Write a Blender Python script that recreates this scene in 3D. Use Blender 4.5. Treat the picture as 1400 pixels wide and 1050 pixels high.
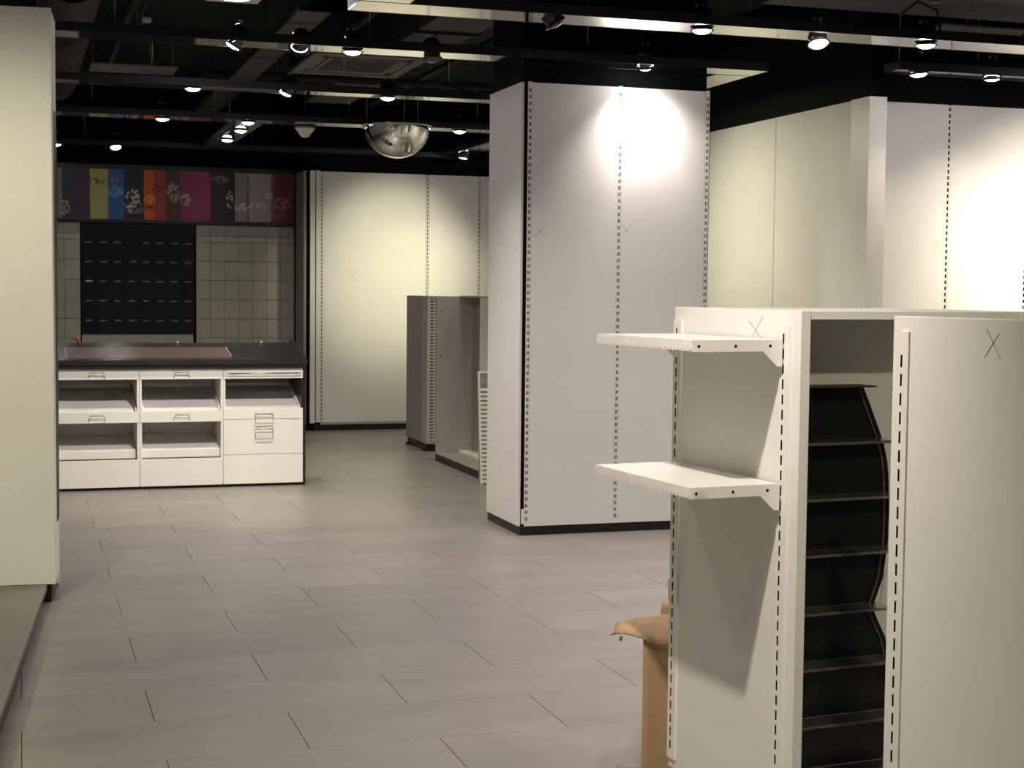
import bpy, bmesh, math, random
from mathutils import Matrix, Vector
random.seed(7)
S = bpy.context.scene
for o in list(bpy.data.objects): bpy.data.objects.remove(o)
COL = S.collection
# ------------------------------------------------------------------ camera
F = 2100.0; EYE = 1.5
def unit(v): return Vector(v).normalized()
vy = (28.0, 388.0); hs = 0.0098
Yc = unit((vy[0]-700, -(vy[1]-525), -F))
Uc = Vector((vy[0]+300, -(vy[1]+1000*hs-525), -F)).cross(Yc).normalized()
if Uc.y < 0: Uc = -Uc
Xc = Yc.cross(Uc)
cd = bpy.data.cameras.new('camera'); cd.sensor_width = 36; cd.lens = F/1400*36; cd.clip_start = .05; cd.clip_end = 100
cam = bpy.data.objects.new('camera', cd); COL.objects.link(cam)
cam.matrix_world = Matrix.Translation((0, 0, EYE)) @ Matrix((Xc, Yc, Uc)).to_4x4()
S.camera = cam
# ------------------------------------------------------------------ world, exposure
w = bpy.data.worlds.new('world'); S.world = w; w.use_nodes = True
w.node_tree.nodes['Background'].inputs[0].default_value = (.02, .02, .022, 1)
w.node_tree.nodes['Background'].inputs[1].default_value = .1
vs = S.view_settings; vs.view_transform = 'Standard'; vs.look = 'None'; vs.gamma = 1; vs.use_curve_mapping = False; vs.exposure = 0.75
PW = 1.0                                   # one dial for all lamps
GREEN = (1, .935, .655); NEUT = (1, .90, .785); PINK = (1, .90, .845)
# ------------------------------------------------------------------ materials
MATS = {}
def mat(name, col, rough=.5, metal=0., noise=0., nscale=8., bump=0., bscale=60., stretch=(1, 1, 1), emit=0., spec=.5, trans=0., objvar=0., alpha=1., coat=0.):
    m = bpy.data.materials.new(name); m.use_nodes = True
    nt = m.node_tree; b = nt.nodes['Principled BSDF']
    b.inputs['Base Color'].default_value = (*col, 1); b.inputs['Roughness'].default_value = rough
    b.inputs['Metallic'].default_value = metal; b.inputs['Specular IOR Level'].default_value = spec
    b.inputs['Transmission Weight'].default_value = trans; b.inputs['Alpha'].default_value = alpha
    b.inputs['Coat Weight'].default_value = coat
    if emit:
        b.inputs['Emission Color'].default_value = (*col, 1); b.inputs['Emission Strength'].default_value = emit
    if noise or bump or objvar:
        tc = nt.nodes.new('ShaderNodeTexCoord'); mp = nt.nodes.new('ShaderNodeMapping'); mp.inputs['Scale'].default_value = stretch
        nt.links.new(tc.outputs['Object'], mp.inputs['Vector'])
        vec = mp.outputs['Vector']
        if objvar:
            oi = nt.nodes.new('ShaderNodeObjectInfo'); ad = nt.nodes.new('ShaderNodeVectorMath'); ad.operation = 'ADD'
            sc = nt.nodes.new('ShaderNodeMath'); sc.operation = 'MULTIPLY'; sc.inputs[1].default_value = 37.
            nt.links.new(oi.outputs['Random'], sc.inputs[0]); nt.links.new(vec, ad.inputs[0]); nt.links.new(sc.outputs[0], ad.inputs[1]); vec = ad.outputs[0]
        if noise or objvar:
            n = nt.nodes.new('ShaderNodeTexNoise'); n.inputs['Scale'].default_value = nscale; n.inputs['Detail'].default_value = 6; n.inputs['Roughness'].default_value = .6
            nt.links.new(vec, n.inputs['Vector'])
            mr = nt.nodes.new('ShaderNodeMapRange'); mr.inputs['From Min'].default_value = .25; mr.inputs['From Max'].default_value = .75
            mr.inputs['To Min'].default_value = 1-noise; mr.inputs['To Max'].default_value = 1+noise
            nt.links.new(n.outputs['Fac'], mr.inputs['Value'])
            val = mr.outputs['Result']
            if objvar:
                m2 = nt.nodes.new('ShaderNodeMapRange'); m2.inputs['To Min'].default_value = 1-objvar; m2.inputs['To Max'].default_value = 1+objvar
                nt.links.new(oi.outputs['Random'], m2.inputs['Value'])
                mu = nt.nodes.new('ShaderNodeMath'); mu.operation = 'MULTIPLY'; nt.links.new(val, mu.inputs[0]); nt.links.new(m2.outputs[0], mu.inputs[1]); val = mu.outputs[0]
            vm = nt.nodes.new('ShaderNodeVectorMath'); vm.operation = 'SCALE'; vm.inputs[0].default_value = col
            nt.links.new(val, vm.inputs['Scale']); nt.links.new(vm.outputs[0], b.inputs['Base Color'])
        if bump:
            n2 = nt.nodes.new('ShaderNodeTexNoise'); n2.inputs['Scale'].default_value = bscale; n2.inputs['Detail'].default_value = 3
            nt.links.new(vec, n2.inputs['Vector'])
            bp = nt.nodes.new('ShaderNodeBump'); bp.inputs['Strength'].default_value = bump; bp.inputs['Distance'].default_value = .004
            nt.links.new(n2.outputs['Fac'], bp.inputs['Height']); nt.links.new(bp.outputs[0], b.inputs['Normal'])
    MATS[name] = m; return m
mat('laminate', (.80, .785, .75), .5, noise=.025, nscale=3, bump=.03, bscale=90, spec=.35)
mat('white_metal', (.82, .805, .77), .38, noise=.02, nscale=12, spec=.45)
mat('slot_dark', (.006, .0055, .005), .9, spec=.1)
mat('black_paint', (.004, .004, .0045), .8, spec=.12)
mat('black_metal', (.012, .012, .013), .4, spec=.4)
mat('black_gloss', (.008, .008, .009), .12, spec=.6)
mat('mirror_strip', (.62, .60, .57), .06, metal=1.)
mat('dome_mirror', (.86, .85, .83), .02, metal=1.)
mat('ceiling_paint', (.024, .023, .023), .85, noise=.2, nscale=1.2, bump=.2, bscale=20, spec=.2)
mat('duct_grey', (.055, .052, .05), .7, noise=.15, nscale=4, spec=.3)
mat('duct_dark', (.022, .021, .021), .7, spec=.3)
mat('offwhite_plastic', (.60, .58, .52), .5, spec=.4)
mat('dull_white', (.16, .155, .14), .6, noise=.1, nscale=5)
mat('tile', (.218, .200, .186), .36, noise=.17, nscale=2.6, bump=.05, bscale=120, stretch=(.6, 2.2, 1), objvar=.035, spec=.45)
mat('grout', (.045, .04, .036), .9)
mat('grey_panel', (.30, .285, .255), .5, noise=.03, nscale=4)
mat('grey_light', (.42, .40, .37), .5, noise=.03, nscale=4)
mat('platform_grey', (.155, .145, .13), .55, noise=.05, nscale=6)
mat('dark_wood', (.016, .0125, .012), .34, noise=.25, nscale=5, stretch=(1, 14, 1), spec=.55)
mat('worktop_face', (.030, .026, .027), .22, noise=.25, nscale=6, stretch=(1.2, 18, 1), spec=.6)
mat('brown_sheet', (.085, .056, .047), .32, noise=.06, nscale=5, spec=.5)
mat('steel', (.45, .44, .43), .28, metal=1.)
mat('cabinet_black', (.006, .006, .007), .5, spec=.25, objvar=.3, noise=.1)
mat('cabinet_cream', (.47, .455, .37), .45, noise=.05, nscale=3, objvar=.05)
mat('cabinet_cream_dark', (.34, .33, .29), .3, noise=.04, nscale=3)
mat('label_grey', (.13, .13, .13), .4)
mat('label_white', (.55, .54, .50), .5)
mat('cardboard', (.42, .275, .150), .8, noise=.08, nscale=9, bump=.1, bscale=40)
mat('cardboard_dark', (.20, .12, .06), .9)
mat('rack_black', (.014, .0135, .014), .22, spec=.5)
mat('rack_brown', (.050, .030, .020), .4)
mat('acrylic_edge', (.17, .145, .105), .25, noise=.3, nscale=30)
mat('acrylic', (.75, .75, .72), .05, trans=.92, spec=.5)
mat('pencil', (.05, .047, .045), .8)
mat('pencil_soft', (.30, .29, .27), .8)
mat('yellow', (.62, .45, .06), .5)
mat('red', (.45, .03, .04), .4)
mat('glass_dark', (.010, .020, .020), .5, spec=.3)
mat('cabinet_gap', (.17, .163, .135), .7)
mat('wall_back_paint', (.62, .60, .56), .8, noise=.05)
mat('lens_green', GREEN, .3, emit=40.); mat('lens_pink', (1, .93, .90), .3, emit=45.)
mat('lens_off', (.05, .05, .05), .15)
M = MATS
# ------------------------------------------------------------------ mesh builder
class MB:
    def __init__(s): s.v = []; s.f = []; s.mi = []; s.sm = []
    def quad(s, pts, mi=0, sm=False):
        b = len(s.v); s.v += [tuple(p) for p in pts]; s.f.append(tuple(range(b, b+len(pts)))); s.mi.append(mi); s.sm.append(sm)
    def box(s, x0, x1, y0, y1, z0, z1, mi=0, bev=0.):
        if x1 < x0: x0, x1 = x1, x0
        if y1 < y0: y0, y1 = y1, y0
        if z1 < z0: z0, z1 = z1, z0
        b = len(s.v)
        s.v += [(x0, y0, z0), (x1, y0, z0), (x1, y1, z0), (x0, y1, z0), (x0, y0, z1), (x1, y0, z1), (x1, y1, z1), (x0, y1, z1)]
        for q in ((0, 3, 2, 1), (4, 5, 6, 7), (0, 1, 5, 4), (1, 2, 6, 5), (2, 3, 7, 6), (3, 0, 4, 7)):
            s.f.append(tuple(b+i for i in q)); s.mi.append(mi); s.sm.append(False)
        return s
    def prism(s, poly, axis, a, bb, mi=0):
        # poly: 2D outline; axis 'x': (y,z) outline extruded in x ; 'y': (x,z) ; 'z': (x,y)
        def P(p, t): return {'x': (t, p[0], p[1]), 'y': (p[0], t, p[1]), 'z': (p[0], p[1], t)}[axis]
        n = len(poly); b = len(s.v)
        s.v += [P(p, a) for p in poly]+[P(p, bb) for p in poly]
        s.f.append(tuple(range(b, b+n))); s.f.append(tuple(range(b+2*n-1, b+n-1, -1)))
        for i in range(n):
            j = (i+1) % n; s.f.append((b+i, b+j, b+n+j, b+n+i))
        k = n+2; s.mi += [mi]*k; s.sm += [False]*k; return s
    def tube(s, pts, r, n=6, mi=0, cap=True):
        pts = [Vector(p) for p in pts]; rings = []
        for i, p in enumerate(pts):
            d = (pts[min(i+1, len(pts)-1)]-pts[max(i-1, 0)]).normalized()
            a = d.orthogonal().normalized() if i == 0 else (la - d*la.dot(d)).normalized()
            la = a; c = d.cross(a); b = len(s.v)
            s.v += [tuple(p+(a*math.cos(t*2*math.pi/n)+c*math.sin(t*2*math.pi/n))*r) for t in range(n)]; rings.append(b)
        for p, q in zip(rings, rings[1:]):
            for i in range(n):
                j = (i+1) % n; s.f.append((p+i, p+j, q+j, q+i)); s.mi.append(mi); s.sm.append(True)
        if cap:
            s.f.append(tuple(rings[0]+i for i in range(n-1, -1, -1))); s.f.append(tuple(rings[-1]+i for i in range(n))); s.mi += [mi]*2; s.sm += [False]*2
        return s
    def lathe(s, prof, n=24, c=(0, 0, 0), mi=0, smooth=True):
        b = len(s.v); k = len(prof)
        for i in range(n):
            a = 2*math.pi*i/n
            s.v += [(c[0]+r*math.cos(a), c[1]+r*math.sin(a), c[2]+z) for r, z in prof]
        for i in range(n):
            j = (i+1) % n
            for q in range(k-1):
                s.f.append((b+i*k+q, b+j*k+q, b+j*k+q+1, b+i*k+q+1)); s.mi.append(mi); s.sm.append(smooth)
        return s
    def build(s, name, m, parent=None, loc=(0, 0, 0), rz=0., bev=0.):
        me = bpy.data.meshes.new(name); me.from_pydata(s.v, [], s.f)
        for x in (m if isinstance(m, (list, tuple)) else [m]): me.materials.append(MATS[x])
        me.polygons.foreach_set('material_index', s.mi); me.polygons.foreach_set('use_smooth', s.sm)
        bm = bmesh.new(); bm.from_mesh(me)
        bmesh.ops.remove_doubles(bm, verts=bm.verts, dist=1e-5)
        bmesh.ops.recalc_face_normals(bm, faces=bm.faces)
        if bev:
            es = [e for e in bm.edges if len(e.link_faces) == 2 and e.calc_face_angle(0) > .6]
            bmesh.ops.bevel(bm, geom=es, offset=bev, segments=2, affect='EDGES', profile=.6)
        bm.to_mesh(me); bm.free(); me.update()
        o = bpy.data.objects.new(name, me); COL.objects.link(o); o.location = loc; o.rotation_euler = (0, 0, rz)
        if parent: o.parent = parent
        return o
def tag(o, label, cat, group=None):
    o['label'] = label; o['category'] = cat
    if group: o['group'] = group
    return o
def struct(o): o['kind'] = 'structure'; return o
def empty(name, loc, rz=0., label=None, cat=None, group=None):
    o = bpy.data.objects.new(name, None); COL.objects.link(o); o.location = loc; o.rotation_euler = (0, 0, rz); o.empty_display_size = .1
    if label: tag(o, label, cat, group)
    return o
def bx(name, m, parent, x0, x1, y0, y1, z0, z1, bev=0.):
    return MB().box(x0, x1, y0, y1, z0, z1).build(name, m, parent, bev=bev)
def slot_strip(name, parent, loc, rz, W, Hh, cols, sw, sh, pitch, z0, m='white_metal', t=.012, deep=.008, pair=None, bev=0):
    """upright strip with real slots; local front faces -y, at y=-t; strip x in [-W/2,W/2], z in [0,Hh]"""
    mb = MB(); xs = sorted(set([-W/2, W/2]+[c+d for c in cols for d in (-sw/2, sw/2)]))
    zs = [0.]; slots = []; z = z0
    while z+sh < Hh-.01:
        zs += [z, z+sh]; slots.append(z); z += pitch
    zs.append(Hh)
    inx = lambda a, b: any(abs((a+b)/2-c) < sw/2 for c in cols)
    ss = set(round(q, 4) for q in slots)
    for a, b in zip(xs, xs[1:]):
        if not inx(a, b):
            mb.quad([(a, -t, 0), (b, -t, 0), (b, -t, Hh), (a, -t, Hh)]); continue
        for c, d in zip(zs, zs[1:]):
            if round(c, 4) in ss:
                e = -t+deep
                mb.quad([(a, e, c), (b, e, c), (b, e, d), (a, e, d)], 1)
                mb.quad([(a, -t, c), (a, e, c), (a, e, d), (a, -t, d)], 1); mb.quad([(b, -t, c), (b, e, c), (b, e, d), (b, -t, d)], 1)
                mb.quad([(a, -t, c), (b, -t, c), (b, e, c), (a, e, c)], 1); mb.quad([(a, -t, d), (b, -t, d), (b, e, d), (a, e, d)], 1)
            else: mb.quad([(a, -t, c), (b, -t, c), (b, -t, d), (a, -t, d)])
    for x in (-W/2, W/2): mb.quad([(x, -t, 0), (x, 0, 0), (x, 0, Hh), (x, -t, Hh)])
    mb.quad([(-W/2, -t, Hh), (W/2, -t, Hh), (W/2, 0, Hh), (-W/2, 0, Hh)]); mb.quad([(-W/2, -t, 0), (W/2, -t, 0), (W/2, 0, 0), (-W/2, 0, 0)])
    me = bpy.data.meshes.new(name); me.from_pydata(mb.v, [], mb.f); me.materials.append(MATS[m]); me.materials.append(MATS['slot_dark'])
    me.polygons.foreach_set('material_index', mb.mi); me.update()
    o = bpy.data.objects.new(name, me); COL.objects.link(o); o.location = loc; o.rotation_euler = (0, 0, rz); o.parent = parent
    return o
def stroke(mb, p, q, wdt, nrm=-1):
    """thin pencil line on a plane facing local -y; p,q = (x,z)"""
    d = Vector((q[0]-p[0], q[1]-p[1])).normalized(); nx, nz = -d.y*wdt/2, d.x*wdt/2
    mb.prism([(p[0]+nx, p[1]+nz), (p[0]-nx, p[1]-nz), (q[0]-nx*.4, q[1]-nz*.4), (q[0]+nx*.4, q[1]+nz*.4)], 'y', -.0006, .0002)
R90 = math.pi/2
CEIL = 3.55
# ================================================================== ROOM SHELL
floor = struct(bx('floor', 'grout', None, -3, 8.6, -3, 16.6, -.12, -.0035))
TW, TD, GAP = .8935, .443, .0028
tm = None; cnt = 0; done = set()
def proj(p):
    q = Matrix((Xc, Yc, Uc)).transposed() @ (Vector(p)-Vector((0, 0, EYE)))
    if q.z > -.3: return None
    return 700+F*q.x/-q.z, 525-F*q.y/-q.z
for r in range(0, 26):
    y0 = 4.433+r*TD                              # row start
    off = -.0105 if r % 2 == 1 else .4363-.0105
    for k in range(-3, 9):
        x0 = off+k*TW
        if x0 < -3 or x0+TW > 8.5: continue
        vis = False
        for dx in (0, .5, 1):
            for dy in (0, 1):
                pp = proj((x0+dx*TW, y0+dy*TD, 0))
                if pp and -20 < pp[0] < 1010 and 560 < pp[1] < 1075: vis = True
        if not vis or y0 > 15.3: continue
        if tm is None:
            o = MB().box(GAP/2, TW-GAP/2, .0006, TD-.0006, -.010, 0).build('tile', 'tile', floor, bev=.0006); tm = o.data
        else:
            o = bpy.data.objects.new('tile', tm); COL.objects.link(o); o.parent = floor
        o.location = (x0, y0, 0); cnt += 1; done.add((r, k))
# tiles away from the picture, joined
tf = MB(); pass
for r in range(-16, 27):
    y0 = 4.433+r*TD; off = -.0105 if r % 2 == 1 else .4363-.0105
    for k in range(-4, 10):
        x0 = off+k*TW
        if (r, k) in done: continue
        xa, xb, ya, yb = max(x0, -3)+GAP/2, min(x0+TW, 8.6)-GAP/2, max(y0, -3)+.0006, min(y0+TD, 16.5)-.0006
        if xb-xa > .02 and yb-ya > .02: tf.box(xa, xb, ya, yb, -.010, 0)
tf.build('tile_field', 'tile', floor)['kind'] = 'stuff'
struct(bx('ceiling', 'ceiling_paint', None, -3, 8.6, -3, 16.6, CEIL, CEIL+.1))
struct(bx('wall_left', 'wall_back_paint', None, -3.1, -3, -3, 16.6, -.02, CEIL))
struct(bx('wall_rear', 'wall_back_paint', None, -3.1, 8.7, -3.1, -3, -.02, CEIL))
struct(bx('wall_far_side', 'wall_back_paint', None, 8.6, 8.7, -3, 9.0, -.02, CEIL))
# far wall (behind counter), black
struct(bx('wall_far', 'black_paint', None, -3, 8.7, 16.55, 16.65, -.02, CEIL))
# panelled back wall ------------------------------------------------
YB = 15.846
wb = struct(bx('wall_back', 'black_paint', None, 2.83, 5.16, YB+.03, 16.54, 0, CEIL))
bx('plinth', 'black_metal', wb, 2.90, 5.13, YB-.012, YB+.04, .0, .062)
wx = [2.995, 4.1, 4.128, 4.673, 4.70, 5.13]
for a, b in ((2.995, 4.100), (4.128, 4.673), (4.701, 5.13)):
    bx('panel', 'laminate', wb, a+.002, b-.002, YB, YB+.03, .085, 2.693, bev=.002)
bx('corner_post', 'laminate', wb, 2.925, 2.968, YB, YB+.03, .085, 2.70, bev=.002)
bx('return_panel', 'grey_panel', wb, 2.800, 2.829, YB+.035, 16.5, .062, 2.70, bev=.002)
bx('return_edge', 'laminate', wb, 2.862, 2.915, YB+.002, YB+.03, .075, 2.70, bev=.003)
bx('bottom_rail', 'grey_light', wb, 2.97, 5.13, YB-.006, YB+.02, .062, .084)
for x in (2.982, 4.114, 4.687):
    slot_strip('slotted_upright', wb, (x, YB+.004, .088), 0, .026, 2.60, (0,), .009, .024, .0405, .02, t=.004, m='laminate')
mk = MB(); stroke(mk, (-.05, .07), (.05, -.06), .003); stroke(mk, (.055, .075), (-.04, -.07), .003)
mk.build('pencil_mark', 'pencil_soft', wb, (3.30, YB, 1.61))
# right-hand aisle wall R1 (faces -X) -------------------------------
XR = 5.13
wr = struct(bx('wall_right', 'black_paint', None, XR+.03, XR+.06, 8.88, YB, 0, CEIL))
bx('bulkhead', 'black_paint', wr, XR-.012, XR+.03, 8.66, YB, 2.735, CEIL)
ys = [8.655, 9.93, 11.17, 12.41, 13.65, 14.89, 15.84]
for a, b in zip(ys, ys[1:]):
    bx('panel', 'laminate', wr, XR, XR+.03, a+.004, b-.004, .07, 2.732, bev=.002)
bx('plinth', 'black_metal', wr, XR+.004, XR+.03, 8.66, YB, 0, .068)
# corner post and R2 (faces -Y)
w2 = struct(bx('wall_right_front', 'black_paint', None, 5.245, 8.6, 8.88, 8.95, 0, CEIL))
bx('bulkhead', 'black_paint', w2, 5.125, 8.6, 8.835, 8.88, 2.74, CEIL)
bx('corner_post', 'white_metal', w2, 5.118, 5.243, 8.64, 8.87, .0, 2.735, bev=.002)
for a, b in ((5.25, 5.828), (5.854, 6.44), (6.466, 7.05), (7.08, 7.7), (7.73, 8.6)):
    bx('panel', 'laminate', w2, a, b, 8.845, 8.875, .07, 2.735, bev=.002)
for x in (5.841, 6.453):
    slot_strip('slotted_upright', w2, (x, 8.853, .08), 0, .025, 2.65, (0,), .012, .024, .0405, .02, t=.004, m='laminate')
bx('plinth', 'black_metal', w2, 5.25, 8.6, 8.85, 8.875, 0, .068)
mk = MB(); stroke(mk, (-.022, .035), (.03, -.03), .0018); stroke(mk, (.02, .04), (-.02, -.045), .0018)
mk.build('pencil_mark', 'pencil_soft', w2, (5.762, 8.845, 1.81))
# ================================================================== PILLAR
PY = 8.811
pil = empty('clad_pillar', (2.875, PY, 0), 0, 'tall white panelled pillar with slotted uprights and black top in mid floor', 'pillar')
def pp(name, m, x0, x1, y0, y1, z0, z1, bev=0.): return bx(name, m, pil, x0-2.875, x1-2.875, y0-PY, y1-PY, z0, z1, bev)
pp('core', 'black_paint', 2.8845, 4.085, PY+.035, 9.47, 0, CEIL)
pp('plinth', 'black_metal', 2.878, 4.095, PY+.004, 9.485, 0, .056)
pp('front_panel', 'laminate', 2.932, 3.485, PY, PY+.03, .056, 2.733, .0015)
pp('front_panel', 'laminate', 3.511, 4.064, PY, PY+.03, .056, 2.733, .0015)
pp('side_panel', 'laminate', 2.868, 2.884, PY+.012, 9.485, .056, 2.735, .002)
pp('corner_strip', 'black_paint', 2.885, 2.9035, PY+.012, PY+.034, .056, 2.733)
pp('corner_strip', 'black_paint', 4.0945, 4.102, PY+.010, PY+.029, .056, 2.733)
pp('side_panel', 'laminate', 4.086, 4.102, PY+.03, 9.485, .056, 2.735, .002)
pp('back_panel', 'laminate', 2.905, 4.085, 9.472, 9.49, .056, 2.735, .002)
for x, wd in ((2.9175, .027), (3.498, .024), (4.0795, .028)):
    slot_strip('slotted_upright', pil, (x-2.875, .004, .056), 0, wd, 2.682, (-.0045, .0045), .0055, .022, .0404, .035, t=.004)
pp('foot_clip', 'white_metal', 2.8885, 2.903, PY+.002, PY+.0115, .07, .16)
for cx, cz, m_, s_ in ((2.993, 1.846, 'pencil', 1.0), (3.55, 1.866, 'pencil_soft', .95)):
    mk = MB(); stroke(mk, (-.032*s_, -.03), (.032*s_, .033), .0022); stroke(mk, (-.027*s_, .028), (.026*s_, -.033), .0022)
    mk.build('pencil_mark', m_, pil, (cx-2.875, 0, cz))
# ================================================================== FOREGROUND GONDOLA (P frame)
AP = math.radians(5.098)
def PW_(x, y, z=0): return (1.932+x*math.cos(AP)-y*math.sin(AP), 3.576+x*math.sin(AP)+y*math.cos(AP), z)
g = empty('island_gondola', PW_(0, 0), AP, 'white open-ended island gondola with pencilled X behind two metal shelves', 'gondola')
bx('side_panel', 'laminate', g, 0, .030, 0, .675, .05, 1.45, bev=.0015)
bx('side_panel', 'laminate', g, .72, .75, 0, .675, .05, 1.45, bev=.0015)
bx('top_board', 'laminate', g, .0305, .7195, 0.001, .674, 1.427, 1.449, bev=.001)
bx('partition', 'laminate', g, .0305, .7195, .340, .365, .05, 1.4265, bev=.001)
bx('base', 'black_metal', g, .02, .73, .02, .655, 0, .049)
for y in (.067, .648):
    slot_strip('slotted_upright', g, (0, y, .08), -R90, .046, 1.333, (-.004,), .0075, .0262, .0404, .03, t=.007, deep=.0065)
mk = MB(); stroke(mk, (-.257, 1.418), (-.191, 1.373), .0014); stroke(mk, (-.186, 1.430), (-.236, 1.376), .0014)
mk.build('pencil_mark', 'pencil', g, (0, 0, 0), -R90)
def shelf(z, label):
    t = empty('metal_shelf', PW_(0, 0, z), AP, label, 'shelf', None)
    y0, y1, D, th = .070, .625, .285, .028
    mb = MB(); mb.box(-D+.002, -.014, y0+.002, y1-.002, -.004, 0)
    mb.build('deck', 'white_metal', t, bev=0)
    N = 32; st = (y1-y0)/N; poly = []
    for k in range(N):
        a = y0+k*st; poly += [(a, 0), (a+st*.78, 0), (a+st*.78, -.006), (a+st, -.006)]
    poly += [(y1, 0), (y1, -th)]
    for k in range(N-1, -1, -1):
        a = y0+k*st; poly += [(a+st, -th), (a+st*.22, -th), (a+st*.22, -th+.006), (a, -th+.006)]
    MB().prism(poly, 'x', -D-.0015, -D+.0015).build('front_lip', 'white_metal', t)
    MB().box(-D+.0016, -D+.0022, y0+.001, y1-.001, -th, -.0015).build('notch_shade', 'slot_dark', t)  # dark sheet added behind the lip so its notches read shaded
    for y in (y0-.003, y1):
        pr = [(-D, .0), (-.0125, .0), (-.0125, -.070), (-.028, -.070), (-.072, -th-.002), (-D, -th-.002)]
        b = MB().prism(pr, 'y', y, y+.003).build('bracket', 'white_metal', t)
        for k, x in enumerate((-.265, -.155, -.05)):
            h = MB(); yy = y-.0006 if y < .3 else y+.003
            h.prism([(x+.0042*math.cos(i*math.pi/5), -.016+.0042*math.sin(i*math.pi/5)) for i in range(10)], 'y', yy, yy+.0006)
            h.build('screw_hole_disc', 'slot_dark', b)  # flat dark discs stand in for the shaded screw holes
    return t
shelf(1.372, 'upper white metal shelf with notched front lip just below pencilled X')
shelf(.990, 'lower white metal shelf with ribbed deck and notched front lip')
# nearer gondola panel (P2)
g2 = empty('gondola_panel', PW_(-.223, -.689), AP, 'plain white gondola panel with single slotted upright and bold pencilled X', 'gondola')
bx('side_panel', 'laminate', g2, 0, .028, -.72, 0, .05, 1.45, bev=.0015)
bx('base', 'black_metal', g2, .004, .40, -.72, -.004, 0, .049)
bx('rear_panel', 'laminate', g2, .372, .40, -.72, 0, .05, 1.40, bev=.0015)
slot_strip('slotted_upright', g2, (0, -.041, .06), -R90, .030, 1.358, (-.007,), .0065, .0262, .0404, .03, t=.004, deep=.0038)
slot_strip('slotted_upright', g2, (0, -.66, .06), -R90, .030, 1.358, (-.007,), .0065, .0262, .0404, .03, t=.004, deep=.0038)
mk = MB()
for a, b in (((.295, 1.430), (.330, 1.382)), ((.330, 1.421), (.318, 1.408)), ((.318, 1.408), (.290, 1.373)), ((.330, 1.382), (.338, 1.372))): stroke(mk, a, b, .0014)
mk.build('pencil_mark', 'pencil', g2, (0, 0, 0), -R90)
# acrylic tower rack standing inside the island
rk = empty('display_rack', PW_(.25, .22), AP, 'black curved display rack with clear acrylic shelves inside island gondola', 'rack')
pr = [(.356, 1.236), (.378, 1.19), (.398, 1.146), (.431, 1.072), (.445, 1.02), (.451, .977), (.456, .892), (.455, .787), (.44, .682), (.414, .615), (.410, .592), (.426, .559), (.453, .51), (.473, .445), (.483, .358), (.484, .27), (.480, .18), (.465, .08), (.45, .0505)]
mir = [(2*.25-.0-x+.03, z) for x, z in pr]
def rx(p): return [(x-.25, z) for x, z in p]
out = rx(pr)+[(max(.02, x-.0)-.25+.0, z) for x, z in reversed([(.075-(x-.456)*.25, z) for x, z in pr])]
MB().prism(out, 'y', .0, .006).build('back_panel', 'rack_black', rk)
bx('top_cap', 'rack_brown', rk, .075-.25, .345-.25, -.08, .006, 1.2365, 1.2405)
for z in (1.084, .929, .774, .612, .457, .296, .15):
    # width follows the curved profile
    xr = None
    for (xa, za), (xb, zb) in zip(pr, pr[1:]):
        if zb <= z <= za: xr = xa+(xb-xa)*(za-z)/(za-zb)
    sh = bx('shelf', 'acrylic', rk, -.17, xr-.25-.002, -.080, -.0005, z-.003, z+.003)
    bx('front_edge', 'acrylic_edge', sh, -.17, xr-.25+.0, -.083, -.0805, z-.0045, z+.0025)
def ribbon(poff, y0, y1, th, nm, m):
    mb = MB(); P = [(x-.25+poff, z) for x, z in pr]
    for a, b in zip(P, P[1:]):
        mb.prism([(a[0], a[1]), (a[0]+th, a[1]), (b[0]+th, b[1]), (b[0], b[1])], 'y', y0, y1)
    return mb.build(nm, m, rk)
ribbon(-.022, -.0045, -.001, .004, 'side_rim', 'acrylic_edge')
ribbon(.036, -.0845, -.081, .0025, 'outer_rim', 'rack_brown')
MB().tube([(-.165, -.082, 1.0), (-.14, -.082, .06)], .0018).build('edge_strip', 'acrylic_edge', rk)
# cardboard box behind the island
cb = empty('cardboard_box', (1.842, 4.386, 0), math.radians(-24), 'brown cardboard box with torn open flaps behind white gondola', 'box')
BW = .21
bx('wall', 'cardboard', cb, 0, BW, 0, .005, .003, .40); bx('wall', 'cardboard', cb, 0, .005, .0055, .294, .003, .40)
bx('wall', 'cardboard', cb, BW-.005, BW, .0055, .294, .003, .40); bx('wall', 'cardboard', cb, 0, BW, .2945, .30, .003, .40)
bx('bottom', 'cardboard', cb, .005, BW-.005, .005, .295, 0, .003)
def flap(name, grid, th=.004):
    # grid of points rows x cols -> thick sheet
    mb = MB(); R_, C_ = len(grid), len(grid[0])
    for i in range(R_-1):
        for j in range(C_-1):
            mb.quad([grid[i][j], grid[i][j+1], grid[i+1][j+1], grid[i+1][j]], 0, True)
    o = mb.build(name, ['cardboard', 'cardboard_dark'], cb); sd = o.modifiers.new('t', 'SOLIDIFY'); sd.thickness = th; sd.offset = 1
    sd.material_offset_rim = 1
    return o
fb = [(-.0784, .175, .3995), (-.0551, .1786, .4163), (-.027, .1825, .4285), (.0059, .1865, .4359), (.0341, .1901, .4433), (.0623, .1935, .4483), (.1023, .198, .451), (.1612, .2048, .4563)]
ff = [(-.0935, -.0263, .4299), (-.0619, -.0228, .4302), (-.0301, -.0196, .426), (-.0028, -.0173, .4149), (.0201, -.0156, .4015), (.043, -.0144, .3812), (.0836, -.0095, .3885), (.1607, -.0016, .3801)]
gr = []
for i in range(6):                                   # torn front flap, drooping over the box rim
    t = i/5; gr.append([tuple(Vector(p).lerp(Vector(q), t)+Vector((0, 0, .028*math.sin(math.pi*t)*(1-.25*t)+.0015*math.sin(3*k+5*t)))) for k, (p, q) in enumerate(zip(fb, ff))])
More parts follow.
